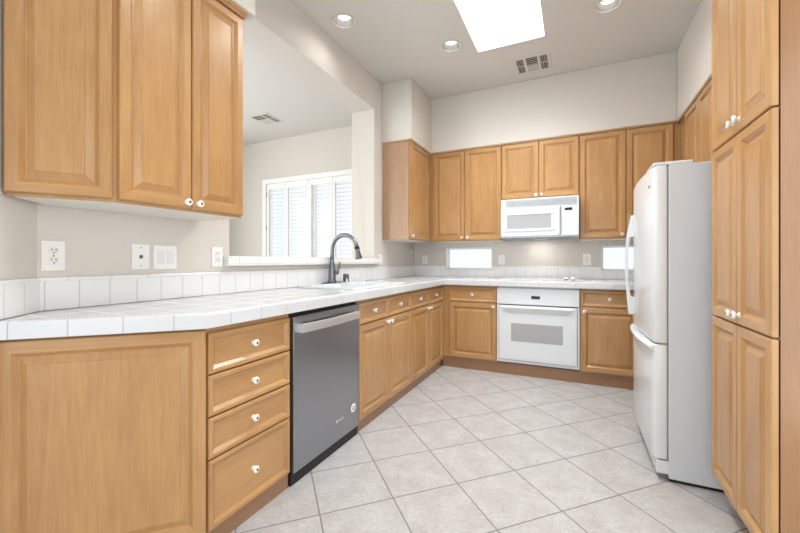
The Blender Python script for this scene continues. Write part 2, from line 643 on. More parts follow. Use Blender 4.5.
def front(kind, parent, x0, x1, z0, z1, yf, knob=None, mat=None, panel_mat=None):
    """a raised-panel door or drawer front; yf is the cabinet face, the front sits proud of it towards -y"""
    mat = mat or W
    T = .021
    h, wd = z1 - z0, x1 - x0
    fw = .052 if kind == 'door' else .030
    if wd < .3 and kind == 'door': fw = .046
    bw = .030 if kind == 'door' else .016
    def r(i, y): return (x0 + i, x1 - i, z0 + i, z1 - i, yf - y)
    m = MB()
    if kind == 'drawer':
        seq = [r(0, .0005), r(0, .015), r(.0015, .018), r(.005, T), r(fw - .013, T), r(fw - .0115, T - .0010), r(fw - .0005, T - .0120), r(fw + .003, T - .0130)]
    else:
        seq = [r(0, .0005), r(0, .015), r(.0015, .018), r(.005, T), r(fw - .011, T), r(fw - .0095, T - .001), r(fw - .001, T - .0095),
               r(fw + .003, T - .0135)]
    for p, q in zip(seq, seq[1:]): ringface(m, p, q)
    # rail ends / back
    bq = r(0, .0005)
    m.face([(bq[1], bq[4], bq[2]), (bq[0], bq[4], bq[2]), (bq[0], bq[4], bq[3]), (bq[1], bq[4], bq[3])])
    o = m.build(kind, mat, parent)
    pm = MB()
    if kind == 'drawer':
        seq = [r(fw + .0032, T - .0165), r(fw + .0032, T - .0130), r(fw + .006, T - .0130)]
        for p, q in zip(seq, seq[1:]): ringface(pm, p, q)
        e = seq[-1]
        q = [(e[0], e[4], e[2]), (e[1], e[4], e[2]), (e[1], e[4], e[3]), (e[0], e[4], e[3])]
        pm.face(q, [(p[2], p[0]) for p in q])
        pm.build('panel', panel_mat or mat, o)
        if knob: knob_mesh(knob[0], yf - T + .0125, knob[1], o)
        return o
    seq = [r(fw + .0032, T - .0155), r(fw + .0032, T - .0135), r(fw + .008, T - .0135), r(fw + bw, T - .0035), r(fw + bw + .001, T - .0012), r(fw + bw + .003, T - .001)]
    for p, q in zip(seq, seq[1:]): ringface(pm, p, q, hz=(kind == 'drawer'))
    e = seq[-1]
    q = [(e[0], e[4], e[2]), (e[1], e[4], e[2]), (e[1], e[4], e[3]), (e[0], e[4], e[3])]
    pm.face(q, [(p[0], p[2]) if kind == 'door' else (p[2], p[0]) for p in q])
    pm.build('raised_panel', panel_mat or mat, o)
    if knob: knob_mesh(knob[0], yf - T, knob[1], o)
    return o

def cabinet(name, label, cat, face_left, rz, wdt, depth, z0, z1, fronts, group=None, kick=None, kick_in=.0015, crown=0, body_mats=None, under=False, inset_r=0):
    """face_left: world xy of the left end of the carcass face seen from the front. local x to the right, y into the cabinet"""
    c, s = cos(R(rz)), sin(R(rz))
    cx = face_left[0] + c * wdt / 2 - s * depth / 2
    cy = face_left[1] + s * wdt / 2 + c * depth / 2
    base = 0 if kick is not None else z0
    t = thing(name, label, cat, (cx, cy, base), rz, group)
    yf = -depth / 2
    hx = wdt / 2
    bz = (kick or 0) if kick is not None else z0
    b = MB()
    # shell of the carcass: sides, back, top, bottom and the face frame
    b.box(-hx, hx - inset_r, yf, depth / 2, bz - base, z1 - base, mat=0)
    b.build('body', body_mats or W, t, .0012)
    if under:
        MB().box(-hx + .012, hx - .012, yf + .014, depth / 2 - .004, bz - base - .0022, bz - base + .001).build('underside', MAT['under'], t)
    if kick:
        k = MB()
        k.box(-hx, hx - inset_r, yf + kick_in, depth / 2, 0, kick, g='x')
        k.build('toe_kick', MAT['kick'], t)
    if crown:
        k = MB()
        k.box(-hx, hx, yf - crown, yf + .004, z1 - base - .016, z1 - base - .001, g='x')
        k.build('crown_trim', W, t, .003)
    for fr in fronts:
        kd, a, e, lo, hi = fr[:5]
        kn = fr[5] if len(fr) > 5 else None
        front(kd, t, a - hx, e - hx, lo - base, hi - base, yf, (kn[0] - hx, kn[1] - base) if kn else None)
    return t

XF = -1.271      # carcass face of the left run (fronts reach -1.251)
YF = 3.720       # carcass face of the back run
g = .0025
# left run: local x = world y - start
ys = .948
Wd = 1.400 - ys
dr = [(.679, .836), (.517, .674), (.355, .512), (.082, .350)]
dr_f = [('drawer', .003, Wd - .008, lo, hi, (Wd / 2, (lo + hi) / 2 + (-.005 if hi - lo > .2 else 0))) for lo, hi in dr]
cabinet('drawer_base_cabinet', 'maple base cabinet with four stacked drawers left of the steel dishwasher', 'cabinet', (XF, ys), 90, Wd, .570, 0, .858, dr_f, kick=.072)

def sink_unit(y0, y1, label, depth_):
    wd = y1 - y0
    h = wd / 2
    f = []
    for k in (0, 1):
        a, e = (.004, h - g) if k == 0 else (h + g, wd - .004)
        f.append(('drawer', a, e, .697, .838, ((a + e) / 2, .768)))
        kx = e - .028 if k == 0 else a + .028
        f.append(('door', a, e, .078, .690, (kx, .662)))
    return cabinet('double_door_base_cabinet', label, 'cabinet', (XF, y0), 90, wd, depth_, 0, .858, f, kick=.072)
sink_unit(2.028, 2.862, 'maple double-door base cabinet under the sink, right of the steel dishwasher', .570)
sink_unit(2.864, 3.698, 'maple double-door base cabinet in the inner corner beside the back wall run', .570)

# angled end of the left run
t45 = thing('angled_end_cabinet', 'angled maple base cabinet end with one wide raised panel, at lower left', 'cabinet', (-1.56, .70, 0))
pb = MB()
pl = [(-1.272, .9455), (-1.842, .9455), (-1.842, .677), (-1.6885, .5185), (-1.272, .935)]
pb.prism([(p[0] + 1.56, p[1] - .70) for p in pl], .072, .858)
pb.build('body', W, t45, .001)
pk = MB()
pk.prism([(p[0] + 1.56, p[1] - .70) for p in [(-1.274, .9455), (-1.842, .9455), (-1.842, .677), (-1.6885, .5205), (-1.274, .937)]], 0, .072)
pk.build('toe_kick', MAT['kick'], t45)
# its panel: built in a frame turned by 45 degrees
def turned_front(parent, ploc, origin, rz, wdt, z0, z1):
    o = front('door', parent, 0, wdt, z0, z1, 0)
    o.name = 'end_panel'
    o.location = (origin[0] - ploc[0], origin[1] - ploc[1], 0)
    o.rotation_euler = (0, 0, R(rz))
    return o
turned_front(t45, (-1.56, .70), (-1.6865, .5203), 45, .603, .078, .852)

# back run
xb = -1.266
c1 = [('drawer', .078, .566 - .004, .690, .836, (.320, .764)), ('door', .078, .566 - .004, .118, .682, (.566 - .032, .652))]
cabinet('single_door_base_cabinet', 'maple base cabinet with one drawer and one door left of the white oven', 'cabinet', (xb, YF), 0, .566, .59, 0, .858, c1, kick=.108)
ovb = MB()
c2w = 1.155 - .040
c2 = [('drawer', .008, .462, .698, .842, (.235, .770)), ('door', .008, .462, .118, .690, (.036, .655)),
      ('door', .47, .92, .118, .690, (.50, .655)), ('drawer', .47, .92, .698, .842, (.695, .770))]
cabinet('long_base_cabinet', 'maple base cabinet with drawer above door right of the white oven, running behind the refrigerator', 'cabinet', (.040, YF), 0, c2w, .59, 0, .858, c2, kick=.108)

# wall cabinets on the back wall
YUF = 4.041
u1w = .8275
u1 = [('door', .0485, .4255, 1.338, 2.336, (.3965, 1.368)), ('door', .4315, .8245, 1.338, 2.336, (.4605, 1.368))]
cabinet('wall_cabinet', 'two-door maple wall cabinet above the left small window', 'wall cabinet', (-1.5385, YUF), 0, u1w, .272, ZU, ZUT - .001, u1, 'maple wall cabinets', crown=.026, under=True)
u2w = .746
u2 = [('door', .005, .370, 1.762, 2.336, (.346, 1.786)), ('door', .376, .742, 1.762, 2.336, (.400, 1.786))]
cabinet('wall_cabinet', 'short two-door maple wall cabinet directly above the white microwave', 'wall cabinet', (-.709, YUF), 0, u2w, .272, 1.750, ZUT - .001, u2, 'maple wall cabinets', crown=.026)
u3w = .810
u3 = [('door', .004, .391, 1.330, 2.336, (.361, 1.360)), ('door', .397, .755, 1.330, 2.336, (.427, 1.360))]
cabinet('wall_cabinet', 'two-door maple wall cabinet right of the microwave, partly behind the refrigerator', 'wall cabinet', (.039, YUF), 0, u3w, .272, 1.321, ZUT - .001, u3, 'maple wall cabinets', crown=.026, under=True)
# corner unit on the left wall (its plain flank faces the room)
XCF = -1.539
cw = .560
cu = [('door', .014, cw - .020, 1.338, 2.336, (.045, 1.368))]
ct = cabinet('wall_cabinet', 'narrow one-door maple corner wall cabinet with a plain side panel beside the pass-through', 'wall cabinet', (XCF, 3.452), 90, cw, .304, ZU, ZUT - .001, cu, 'maple wall cabinets', crown=.026, under=True)
k = MB()
k.box(-cw / 2 - .004, -cw / 2 - .0005, -.152, .150, .004, ZUT - ZU - .018)
k.build('side_panel', MAT['maple_side'], ct)
k = MB()
k.box(-cw / 2 - .010, -cw / 2 - .0008, -.178, .150, ZUT - ZU - .016, ZUT - ZU - .003, g='y')
k.build('crown_trim', W, ct)
# right wall units (fronts face -x): local x runs towards the camera (-y)
XRF = .848
ra = [('door', .222, .588, 1.338, 2.336, (.558, 1.368)), ('door', .594, .940, 1.338, 2.336, (.624, 1.368))]
cabinet('wall_cabinet', 'two-door maple wall cabinet on the right wall in the corner behind the refrigerator', 'wall cabinet', (XRF, 4.036), -90, .945, .308, ZU, ZUT - .001, ra, 'maple wall cabinets', crown=.026)
rb = [('door', .005, .445, 1.762, 2.336, (.415, 1.79)), ('door', .451, .892, 1.762, 2.336, (.481, 1.79))]
cabinet('wall_cabinet', 'maple wall cabinet above the refrigerator, behind the tall pantry', 'wall cabinet', (XRF, 3.088), -90, .897, .308, 1.752, ZUT - .001, rb, 'maple wall cabinets', crown=.026)

# tall pantry
XPF = .580
pw = 2.140 - 1.572
pq = []
hw = .297
for lo, hi, kz in ((.140, .861, None), (.868, 1.600, .905), (1.608, 2.340, 1.650)):
    pq.append(('door', .004, hw - g, lo, hi, (hw - .030, kz) if kz else None))
    pq.append(('door', hw + g, pw - .001, lo, hi, (hw + .030, kz) if kz else None))
pt = cabinet('pantry_cabinet', 'tall maple pantry with three tiers of paired doors at the right edge', 'pantry', (XPF + .004, 2.140), -90, pw, XR - XPF - .008, 0, ZUT - .001, pq, kick=.11, kick_in=.065, inset_r=.026)
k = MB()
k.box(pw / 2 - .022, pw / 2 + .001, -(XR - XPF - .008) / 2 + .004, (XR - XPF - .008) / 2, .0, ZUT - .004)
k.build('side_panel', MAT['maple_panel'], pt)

# upper left wall cabinet with angled end
ul = thing('angled_wall_cabinet', 'large maple wall cabinet with two doors and an angled end, at upper left', 'wall cabinet', (-1.68, 1.0, ZU))
def rel(pl, o=(-1.68, 1.0)): return [(p[0] - o[0], p[1] - o[1]) for p in pl]
up = MB()
UP = [(-1.530, 1.345), (-1.843, 1.345), (-1.843, .682), (-1.7030, .5415), (-1.530, .775)]
up.prism(rel(UP), 0, ZUT - ZU - .001)
up.build('body', W, ul, .001)
un_ = MB()
un_.prism(rel([(-1.548, 1.335), (-1.843, 1.335), (-1.843, .70), (-1.705, .565), (-1.548, .785)]), -.0022, .001)
un_.build('underside', MAT['under'], ul)
for i, (y0, y1) in enumerate(((.784, 1.064), (1.069, 1.342))):
    o = front('door', ul, 0, y1 - y0, .010, ZUT - ZU - .03, 0, (y1 - y0 - .025, .034) if i == 0 else (.025, .034))
    o.location = (-1.530 + 1.68, y0 - 1.0, 0)
    o.rotation_euler = (0, 0, R(90))
ang = math.degrees(math.atan2(.775 - .5415, -1.530 + 1.7030))
o = front('door', ul, 0, math.hypot(.173, .2335) - .006, .010, ZUT - ZU - .03, 0)
o.name = 'end_panel'
o.location = (-1.7018 + 1.68, .5430 - 1.0, 0)
o.rotation_euler = (0, 0, R(ang))
cr = MB()
cr.sweep(rel([(-1.705, .545), (-1.530, .775), (-1.530, 1.346)]), [(0, 1.003), (.026, 1.003), (.030, 1.010), (.044, 1.018), (.046, 1.026), (0, 1.026)], smooth=False)
cr.sweep(rel([(-1.530, 1.346), (-1.80, 1.346)]), [(0, 1.003), (.012, 1.003), (.020, 1.018), (.022, 1.026), (0, 1.026)], smooth=False)
cr.build('crown_moulding', W, ul)

# ------------------------------------------------------------------ counter, backsplash, ledge
SX0, SX1, SY0, SY1 = -1.800, -1.300, 2.045, 2.845     # sink outline
ctr = thing('countertop', 'white tiled L-shaped countertop along the left and back walls', 'countertop', (-1.5, 2.0, .86))
tp = MB()
def rel3(pl): return [(p[0] + 1.5, p[1] - 2.0) for p in pl]
def slab(pl):
    r_ = rel3(pl)
    n0 = len(tp.f)
    tp.prism(r_, .0, .0592)
    for i in range(n0, len(tp.f)):
        tp.uv[i] = [(tp.v[j][0] - 1.5, tp.v[j][1] + 2.0) for j in tp.f[i]]
E_ = .030
xi = -1.221 - E_
slab([(-1.657 + E_ * .707 - .028, .485 + E_ * .707 + .008), (xi, .921 + E_ * .414), (xi, SY0 + .03), (XW + .003, SY0 + .03), (XW + .003, .679)])
slab([(SX1 - .03, SY0 + .03), (xi, SY0 + .03), (xi, SY1 - .03), (SX1 - .03, SY1 - .03)])
slab([(XW + .003, SY0 + .03), (SX0 + .03, SY0 + .03), (SX0 + .03, SY1 - .03), (XW + .003, SY1 - .03)])
slab([(XW + .003, SY1 - .03), (xi, SY1 - .03), (xi, 3.67 + E_), (XR - .003, 3.67 + E_), (XR - .003, YW - .003), (XW + .003, YW - .003)])
tp.build('top', MAT['countertop'], ctr)
ed = MB()
ed.sweep(rel3([(-1.652, .490), (-1.221, .921), (-1.221, 3.67), (XR - .003, 3.67)]),
         [(-E_, .0596), (-.018, .0600), (-.010, .0597), (-.004, .057), (-.001, .053), (0, .047), (0, .003), (-.002, .001), (-E_, .001)],
         starts=[0, .0920, .05], smooth=False)
ed.build('edge_trim', MAT['nose'], ctr)

bs = thing('backsplash', 'low white tile backsplash with bullnose cap along the countertop walls', 'backsplash', (XW, 2.0, ZT))
def strip(path, z0, z1, th, mname, name, u0=0):
    m = MB()
    r_ = [(p[0] - XW, p[1] - 2.0) for p in path]
    hh = th * .5
    m.sweep(r_, [(.0015, z1), (hh, z1), (th - .002, z1 - .0015), (th, z1 - .005)] [0 if name == 'cap_course' else 4:] + ([] if name == 'cap_course' else [(.0015, z1), (th, z1)]) + [(th, z0), (.0015, z0)], smooth=False, starts=[u0] + [u0 + .2595, u0 + .2595 + YW - .675][:len(r_) - 2])
    return m.build(name, MAT[mname], bs)
bp_ = [(-1.660, .488), (XW, .675), (XW, YW), (XR - .004, YW)]
p1 = [(-1.664, .492), (XW, .675), (XW, YW), (W2[0] - .001, YW)]
full = [(-1.664, .492), (XW, .675), (XW, YW), (XR - .004, YW)]
strip(full, .0015, .0825, .011, 'splash', 'tile_course')
segs = ([(-1.664, .492), (XW, .675), (XW, YW), (W2[0] - .002, YW)], [(W2[1] + .002, YW), (W3[0] - .002, YW)], [(W3[1] + .002, YW), (XR - .004, YW)])
runs = (0, .2595 + (YW - .675) + (W2[1] - XW), .2595 + (YW - .675) + (W3[1] - XW))
for q, u0 in zip(segs, runs):
    strip(q, .0825, .1125, .011, 'splash', 'tile_course', u0)
    strip(q, .113, .128, .0135, 'cap', 'cap_course', u0)

lg = MB()
lg.box(-2.19, -1.800, 1.495, 3.330, 1.0795, 1.139)
# the ledge passes through the opening: notch the ends around the wall
lg = MB()
lg.box(-2.115, XW, 1.535, 3.278, 1.0795, 1.139, g='y')
lg.box(XW + .0015, -1.800, 1.497, 3.328, 1.0795, 1.139, g='y')
lg.box(-2.185, -2.1185, 1.497, 3.328, 1.0795, 1.139, g='y')
ldg = lg.build('pass_through_ledge', MAT['ledge'], None, .006, 3)
tag(ldg, 'white tiled ledge capping the pass-through sill above the sink', 'ledge')

# ------------------------------------------------------------------ sink, faucet, air gap, cooktop
sk = thing('sink', 'white double-bowl drop-in sink in the tiled counter under the pass-through', 'sink', ((SX0 + SX1) / 2, (SY0 + SY1) / 2, ZT))
hx, hy = (SX1 - SX0) / 2, (SY1 - SY0) / 2
rim = MB()
def rrect(x0, x1, y0, y1, r, z, n=6):
    P = []
    for cx, cy, a0 in ((x1 - r, y1 - r, 0), (x0 + r, y1 - r, 90), (x0 + r, y0 + r, 180), (x1 - r, y0 + r, 270)):
        for i in range(n + 1):
            a = R(a0 + 90 * i / n)
            P.append((cx + r * cos(a), cy + r * sin(a), z))
    return P
def loft(mb, rings, close=True, flip=False):
    for A, B in zip(rings, rings[1:]):
        n = len(A)
        for i in range(n):
            j = (i + 1) % n
            q = [A[i], A[j], B[j], B[i]]
            mb.face(list(reversed(q)) if flip else q, None, 0, True)
    if close: mb.face(rings[-1], None, 0)
ZR = .012
bowls = ((-hx + .105, hx - .030, -hy + .03, -.015), (-hx + .105, hx - .030, .015, hy - .03))
outer = [rrect(-hx, hx, -hy, hy, .03, .0008), rrect(-hx, hx, -hy, hy, .03, ZR - .004), rrect(-hx + .004, hx - .004, -hy + .004, hy - .004, .028, ZR)]
loft(rim, outer, close=False)
# deck strips around the bowls
o4 = .004
def flat(x0, x1, y0, y1): rim.box(x0, x1, y0, y1, ZR - .008, ZR)
flat(-hx + o4, bowls[0][0], -hy + .03, hy - .03)
flat(bowls[0][1], hx - o4, -hy + .03, hy - .03)
flat(-hx + .03, hx - .03, -hy + o4, bowls[0][2]); flat(-hx + .03, hx - .03, bowls[1][3], hy - o4)
flat(bowls[0][0], bowls[0][1], bowls[0][3], bowls[1][2])
for cx, cy in ((-hx + .03, -hy + .03), (hx - .03, -hy + .03), (-hx + .03, hy - .03), (hx - .03, hy - .03)):
    rim.lathe([(0, ZR - .008), (.026, ZR - .008), (.026, ZR), (0, ZR)], 24, Matrix.Translation((cx, cy, 0)), smooth=False)
rim.build('rim', MAT['white'], sk)
for bx in bowls:
    bb = MB()
    loft(bb, [rrect(bx[0] - .001, bx[1] + .001, bx[2] - .001, bx[3] + .001, .004, ZR), rrect(bx[0], bx[1], bx[2], bx[3], .03, ZR - .006),
              rrect(bx[0] + .012, bx[1] - .012, bx[2] + .012, bx[3] - .012, .05, -.04), rrect(bx[0] + .02, bx[1] - .02, bx[2] + .02, bx[3] - .02, .06, -.055)], flip=False)
    ob = bb.build('bowl', MAT['white'], sk)
    MB().lathe([(0, -.052), (.040, -.052), (.042, -.0545)], 20, Matrix.Translation(((bx[0] + bx[1]) / 2, (bx[2] + bx[3]) / 2, 0))).build('drain', MAT['chrome'], ob)

fx, fy, fz = -1.765, 2.445, ZT + ZR + .0005
fa = thing('kitchen_faucet', 'tall gunmetal gooseneck pull-down faucet behind the sink', 'faucet', (fx, fy, fz))
m = MB()
Pl = rrect(-.026, .026, -.115, .115, .0255, 0)
m.prism([(p[0], p[1]) for p in Pl], 0, .007)
m.build('base_plate', MAT['gun'], fa, .002)
m = MB()
m.lathe([(0, .007), (.034, .007), (.034, .018), (.031, .024), (.030, .06), (.025, .115), (.0195, .16), (.0175, .19), (0, .19)], 24)
m.build('body', MAT['gun'], fa)
m = MB()
ra_ = .118
pts = [(0, 0, .185), (0, 0, .225), (0, 0, .262)]
for i in range(1, 17):
    a = pi - (pi * .93) * i / 16
    pts.append((ra_ + ra_ * cos(a), 0, .262 + ra_ * sin(a)))
lx, lz = pts[-1][0], pts[-1][2]
m.tube(pts, .0165, 16)
m.build('spout', MAT['gun'], fa)
dx, dz = .17, -.985
m = MB()
p0 = Vector((lx, 0, lz))
dv = Vector((dx, 0, dz)).normalized()
m.tube([p0 + dv * q for q in (0, .004, .018, .022)], [.0165, .0205, .0205, .018], 16)
m.build('spray_collar', MAT['dark'], fa)
m = MB()
m.tube([p0 + dv * q for q in (.022, .028, .06, .085, .095, .098)], [.0185, .020, .023, .0285, .0285, .025], 18)
m.build('spray_head', MAT['gun'], fa)
m = MB()
m.tube([(0, .020, .085), (0, .052, .085), (0, .070, .085), (0, .074, .085)], [.024, .024, .023, .018], 18)
hb = m.build('handle_hub', MAT['gun'], fa)
m = MB()
m.tube([(0, .062, .088), (0, .085, .100), (0, .100, .125), (0, .106, .150), (0, .108, .168)], [.0110, .0110, .0098, .0085, .0075], 12)
m.build('lever', MAT['gun'], hb)

ag = MB()
ag.lathe([(0, 0), (.030, 0), (.030, .004), (.0255, .006), (.0255, .060), (.022, .067), (0, .068)], 22)
ago = ag.build('air_gap_cap', MAT['gun'])
ago.location = (-1.765, 2.645, fz)
tag(ago, 'short gunmetal cylinder cap on the sink deck right of the faucet', 'air gap cap')

ck = thing('cooktop', 'flat white glass cooktop set in the counter above the oven', 'cooktop', (-.33, 4.02, ZT + .001))
m = MB()
m.prism([(p[0], p[1]) for p in rrect(-.36, .36, -.23, .23, .02, 0)], 0, .004)
m.build('glass_surface', MAT['white'], ck, .001)
for dx_, dy_, r_ in ((-.22, -.11, .10), (-.22, .11, .08), (.08, -.11, .08), (.08, .11, .10)):
    MB().lathe([(r_ - .004, .0041), (r_ - .004, .0046), (r_, .0046), (r_, .0041)], 32, Matrix.Translation((dx_, dy_, 0))).build('burner_ring', MAT['panelgrey'], ck)
for kx_, ky_ in ((.252, -.135), (.312, -.135), (.252, -.04), (.312, -.04)):  # black stem and underside paint the shadow beneath each white knob
    MB().lathe([(0, .004), (.013, .004, 1), (.013, .012, 1), (.018, .012, 1), (.0195, .014, 0), (.0185, .026, 0), (.014, .028, 0), (0, .028, 0)], 20,
               Matrix.Translation((kx_, ky_, 0))).build('control_knob', [MAT['plastic'], MAT['dark']], ck)

# ------------------------------------------------------------------ dishwasher
dwx0, dwx1 = 1.404, 2.0245
dwd = .57
dw = thing('dishwasher', 'dark stainless steel dishwasher with a bar handle in the left run', 'dishwasher', (-1.271 - dwd / 2, (dwx0 + dwx1) / 2, 0), 90)
h = (dwx1 - dwx0) / 2
m = MB()
m.box(-h, h, -dwd / 2 + .012, dwd / 2, .02, .855)
m.build('tub', MAT['dark'], dw)
m = MB()
m.box(-h + .002, h - .002, -dwd / 2 - .010, -dwd / 2 + .010, .002, .061)
m.build('toe_kick', MAT['dark'], dw)
m = MB()
m.box(-h + .011, h - .005, -dwd / 2 - .022, -dwd / 2 + .010, .062, .834)
dd = m.build('door', MAT['steel'], dw, .003)
m = MB()
yb = -dwd / 2 - .022
hp = []
for i in range(13):
    q = -1 + 2 * i / 12
    hp.append((q * (h - .04), yb - .030 - .012 * (1 - q * q), .775))
n_ = len(hp)
for (a_, b_) in zip(hp, hp[1:]):
    za, zb = .752, .797
    m.face([(a_[0], a_[1], za), (b_[0], b_[1], za), (b_[0], b_[1], zb), (a_[0], a_[1], zb)], None, 0, True)
    m.face([(b_[0], b_[1] + .014, za), (a_[0], a_[1] + .014, za), (a_[0], a_[1] + .014, zb), (b_[0], b_[1] + .014, zb)], None, 0, True)
    m.face([(a_[0], a_[1], zb), (b_[0], b_[1], zb), (b_[0], b_[1] + .014, zb), (a_[0], a_[1] + .014, zb)])
    m.face([(a_[0], a_[1] + .014, za), (b_[0], b_[1] + .014, za), (b_[0], b_[1], za), (a_[0], a_[1], za)])
for e_, sgn in ((hp[0], 1), (hp[-1], -1)):
    m.box(e_[0], e_[0] + sgn * .022, e_[1] + .001, yb + .001, .7525, .7965)
m.build('handle', MAT['steelbar'], dd, .002)
m = MB()
Mb = Matrix.Translation((h - .072, yb - .0002, .195)) @ Matrix.Rotation(R(90), 4, 'X')
m.lathe([(0, .0004, 1), (.013, .0010, 1), (.014, .0014, 0), (.026, .0014, 0), (.027, .0004, 0)], 26, Mb)
m.box(h - .079, h - .066, yb - .0022, yb - .0008, .190, .201, mat=0)
m.build('badge', [MAT['plastic'], MAT['dark']], dd)
m = MB()
for i, (wx, wz) in enumerate(((.010, .020), (.006, .014), (.006, .018), (.004, .014), (.006, .014), (.006, .018), (.004, .014))):
    m.box(.055 + i * .0115, .055 + i * .0115 + wx, yb - .0006, yb + .0004, .168, .168 + wz)
m.build('maker_lettering', MAT['steelbar'], dd)

# ------------------------------------------------------------------ oven
ox0, ox1 = -.697, .036
ow = (ox1 - ox0) / 2
ov = thing('wall_oven', 'white built-in oven under the counter in the back run', 'oven', ((ox0 + ox1) / 2, YF + .29, 0))
yo = -.29
m = MB()
m.box(-ow + .006, ow - .006, yo + .008, .28, .122, .856)
m.build('body', MAT['white'], ov)
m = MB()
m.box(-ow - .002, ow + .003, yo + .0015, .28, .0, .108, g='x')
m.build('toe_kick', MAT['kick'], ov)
m = MB()
m.box(-ow, ow, yo - .018, yo + .01, .122, .146)
m.box(-ow, -ow + .016, yo - .018, yo + .01, .146, .682)
m.box(ow - .016, ow, yo - .018, yo + .01, .146, .682)
m.build('frame', MAT['white'], ov, .002)
m = MB()
m.box(-ow, ow, yo - .022, yo + .01, .690, .846)
cp = m.build('control_panel', MAT['white'], ov, .004)
m = MB()
m.box(-.045, .032, yo - .0235, yo - .0215, .746, .776)
m.build('display', MAT['display'], cp)
for i in range(4):
    for s_ in (-1, 1):
        bx = s_ * (.085 + .034 * i) - .007
        MB().box(bx - .011, bx + .011, yo - .0232, yo - .0215, .754, .768).build('button', MAT['white'], cp)
m = MB()
dz0, dz1 = .152, .678
dh = ow - .020
m.box(-dh - .003, dh + .003, yo - .006, yo + .006, dz0 - .003, dz1 + .005, mat=1)
m.box(-dh, dh, yo - .030, yo - .006, dz0, dz1, mat=0)
dr_ = m.build('door', [MAT['white'], MAT['slot']], ov, .004)
m = MB()
# broad moulded grip with slanted ends along the top of the door
for za, zb, yo_a, yo_b, xa, xb_ in ((dz1 - .072, dz1 - .020, .031, .052, dh - .085, dh - .035), (dz1 - .020, dz1 - .006, .052, .046, dh - .035, dh - .025)):
    m.face([(-xa, yo - yo_a, za), (xa, yo - yo_a, za), (xb_, yo - yo_b, zb), (-xb_, yo - yo_b, zb)])
m.face([(-dh + .025, yo - .046, dz1 - .006), (dh - .025, yo - .046, dz1 - .006), (dh - .025, yo - .029, dz1 - .006), (-dh + .025, yo - .029, dz1 - .006)])
for s_ in (-1, 1):
    q = [(s_ * (dh - .085), yo - .0295, dz1 - .072), (s_ * (dh - .025), yo - .029, dz1 - .006), (s_ * (dh - .025), yo - .046, dz1 - .006), (s_ * (dh - .035), yo - .052, dz1 - .020), (s_ * (dh - .085), yo - .031, dz1 - .072)]
    m.face(q if s_ > 0 else list(reversed(q)))
m.build('handle', MAT['white'], dr_)
m = MB()
m.box(-.230, .230, yo - .0312, yo - .028, .335, .508)
m.build('window', MAT['ovenglass'], dr_)

# ------------------------------------------------------------------ microwave
mx0, mx1, mz0, mz1 = -.694, .034, 1.345, 1.736
my = 3.900
mw = thing('microwave', 'white over-the-range microwave between the wall cabinets', 'microwave', ((mx0 + mx1) / 2, 4.10, mz0))
hw_ = (mx1 - mx0) / 2
hh_ = mz1 - mz0
yf = my - 4.10
m = MB()
m.box(-hw_, hw_, yf + .03, .214, .0, hh_ - .001)
m.build('body', MAT['white'], mw, .003)
m = MB()
m.box(-hw_ + .02, hw_ - .02, yf + .045, .20, -.010, .0005)
m.build('base_filter', MAT['gasket'], mw)
m = MB()
m.box(-.06, .06, .02, .07, -.0125, -.0102)
m.build('work_light_lens', MAT['plastic'], mw)
area('work_light', (0, .045, -.0135), (0, 0, 0), .14, .05, .8, (1, .96, .9)).parent = mw
m = MB()
m.box(-hw_, hw_, yf, yf + .03, .304, hh_)
vg = m.build('vent_grille', MAT['white'], mw, .003)
for i in range(6):
    MB().box(-hw_ + .05, hw_ - .02, yf - .003, yf + .001, .313 + i * .0115, .3205 + i * .0115).build('slat', MAT['grille'], vg)
m = MB()
dxe = .205
m.box(-hw_, dxe, yf - .012, yf + .03, .010, .300)
md = m.build('door', MAT['white'], mw, .006)
m = MB()
m.box(-hw_ + .062, dxe - .085, yf - .0135, yf - .010, .088, .222)
m.build('window', MAT['ovenglass'], md)
for zz in (.060, .226):
    MB().box(-hw_ + .03, dxe - .05, yf - .020, yf - .011, zz, zz + .024).build('window_bar', MAT['white'], md, .006)
m = MB()
m.box(dxe - .030, dxe - .006, yf - .034, yf - .0115, .020, .290)
m.build('handle', MAT['white'], md, .008)
m = MB()
m.box(dxe + .004, hw_, yf - .006, yf + .03, .010, .300)
cp = m.build('control_panel', MAT['white'], mw, .004)
m = MB()
m.box(dxe + .035, hw_ - .058, yf - .0072, yf - .005, .252, .277)
m.build('display', MAT['display'], cp)
for r_ in range(6):
    for c_ in range(4):
        bx = dxe + .022 + c_ * .031
        bz = .052 + r_ * .031
        MB().box(bx, bx + .024, yf - .0072, yf - .005, bz, bz + .021).build('button', MAT['btn'], cp)

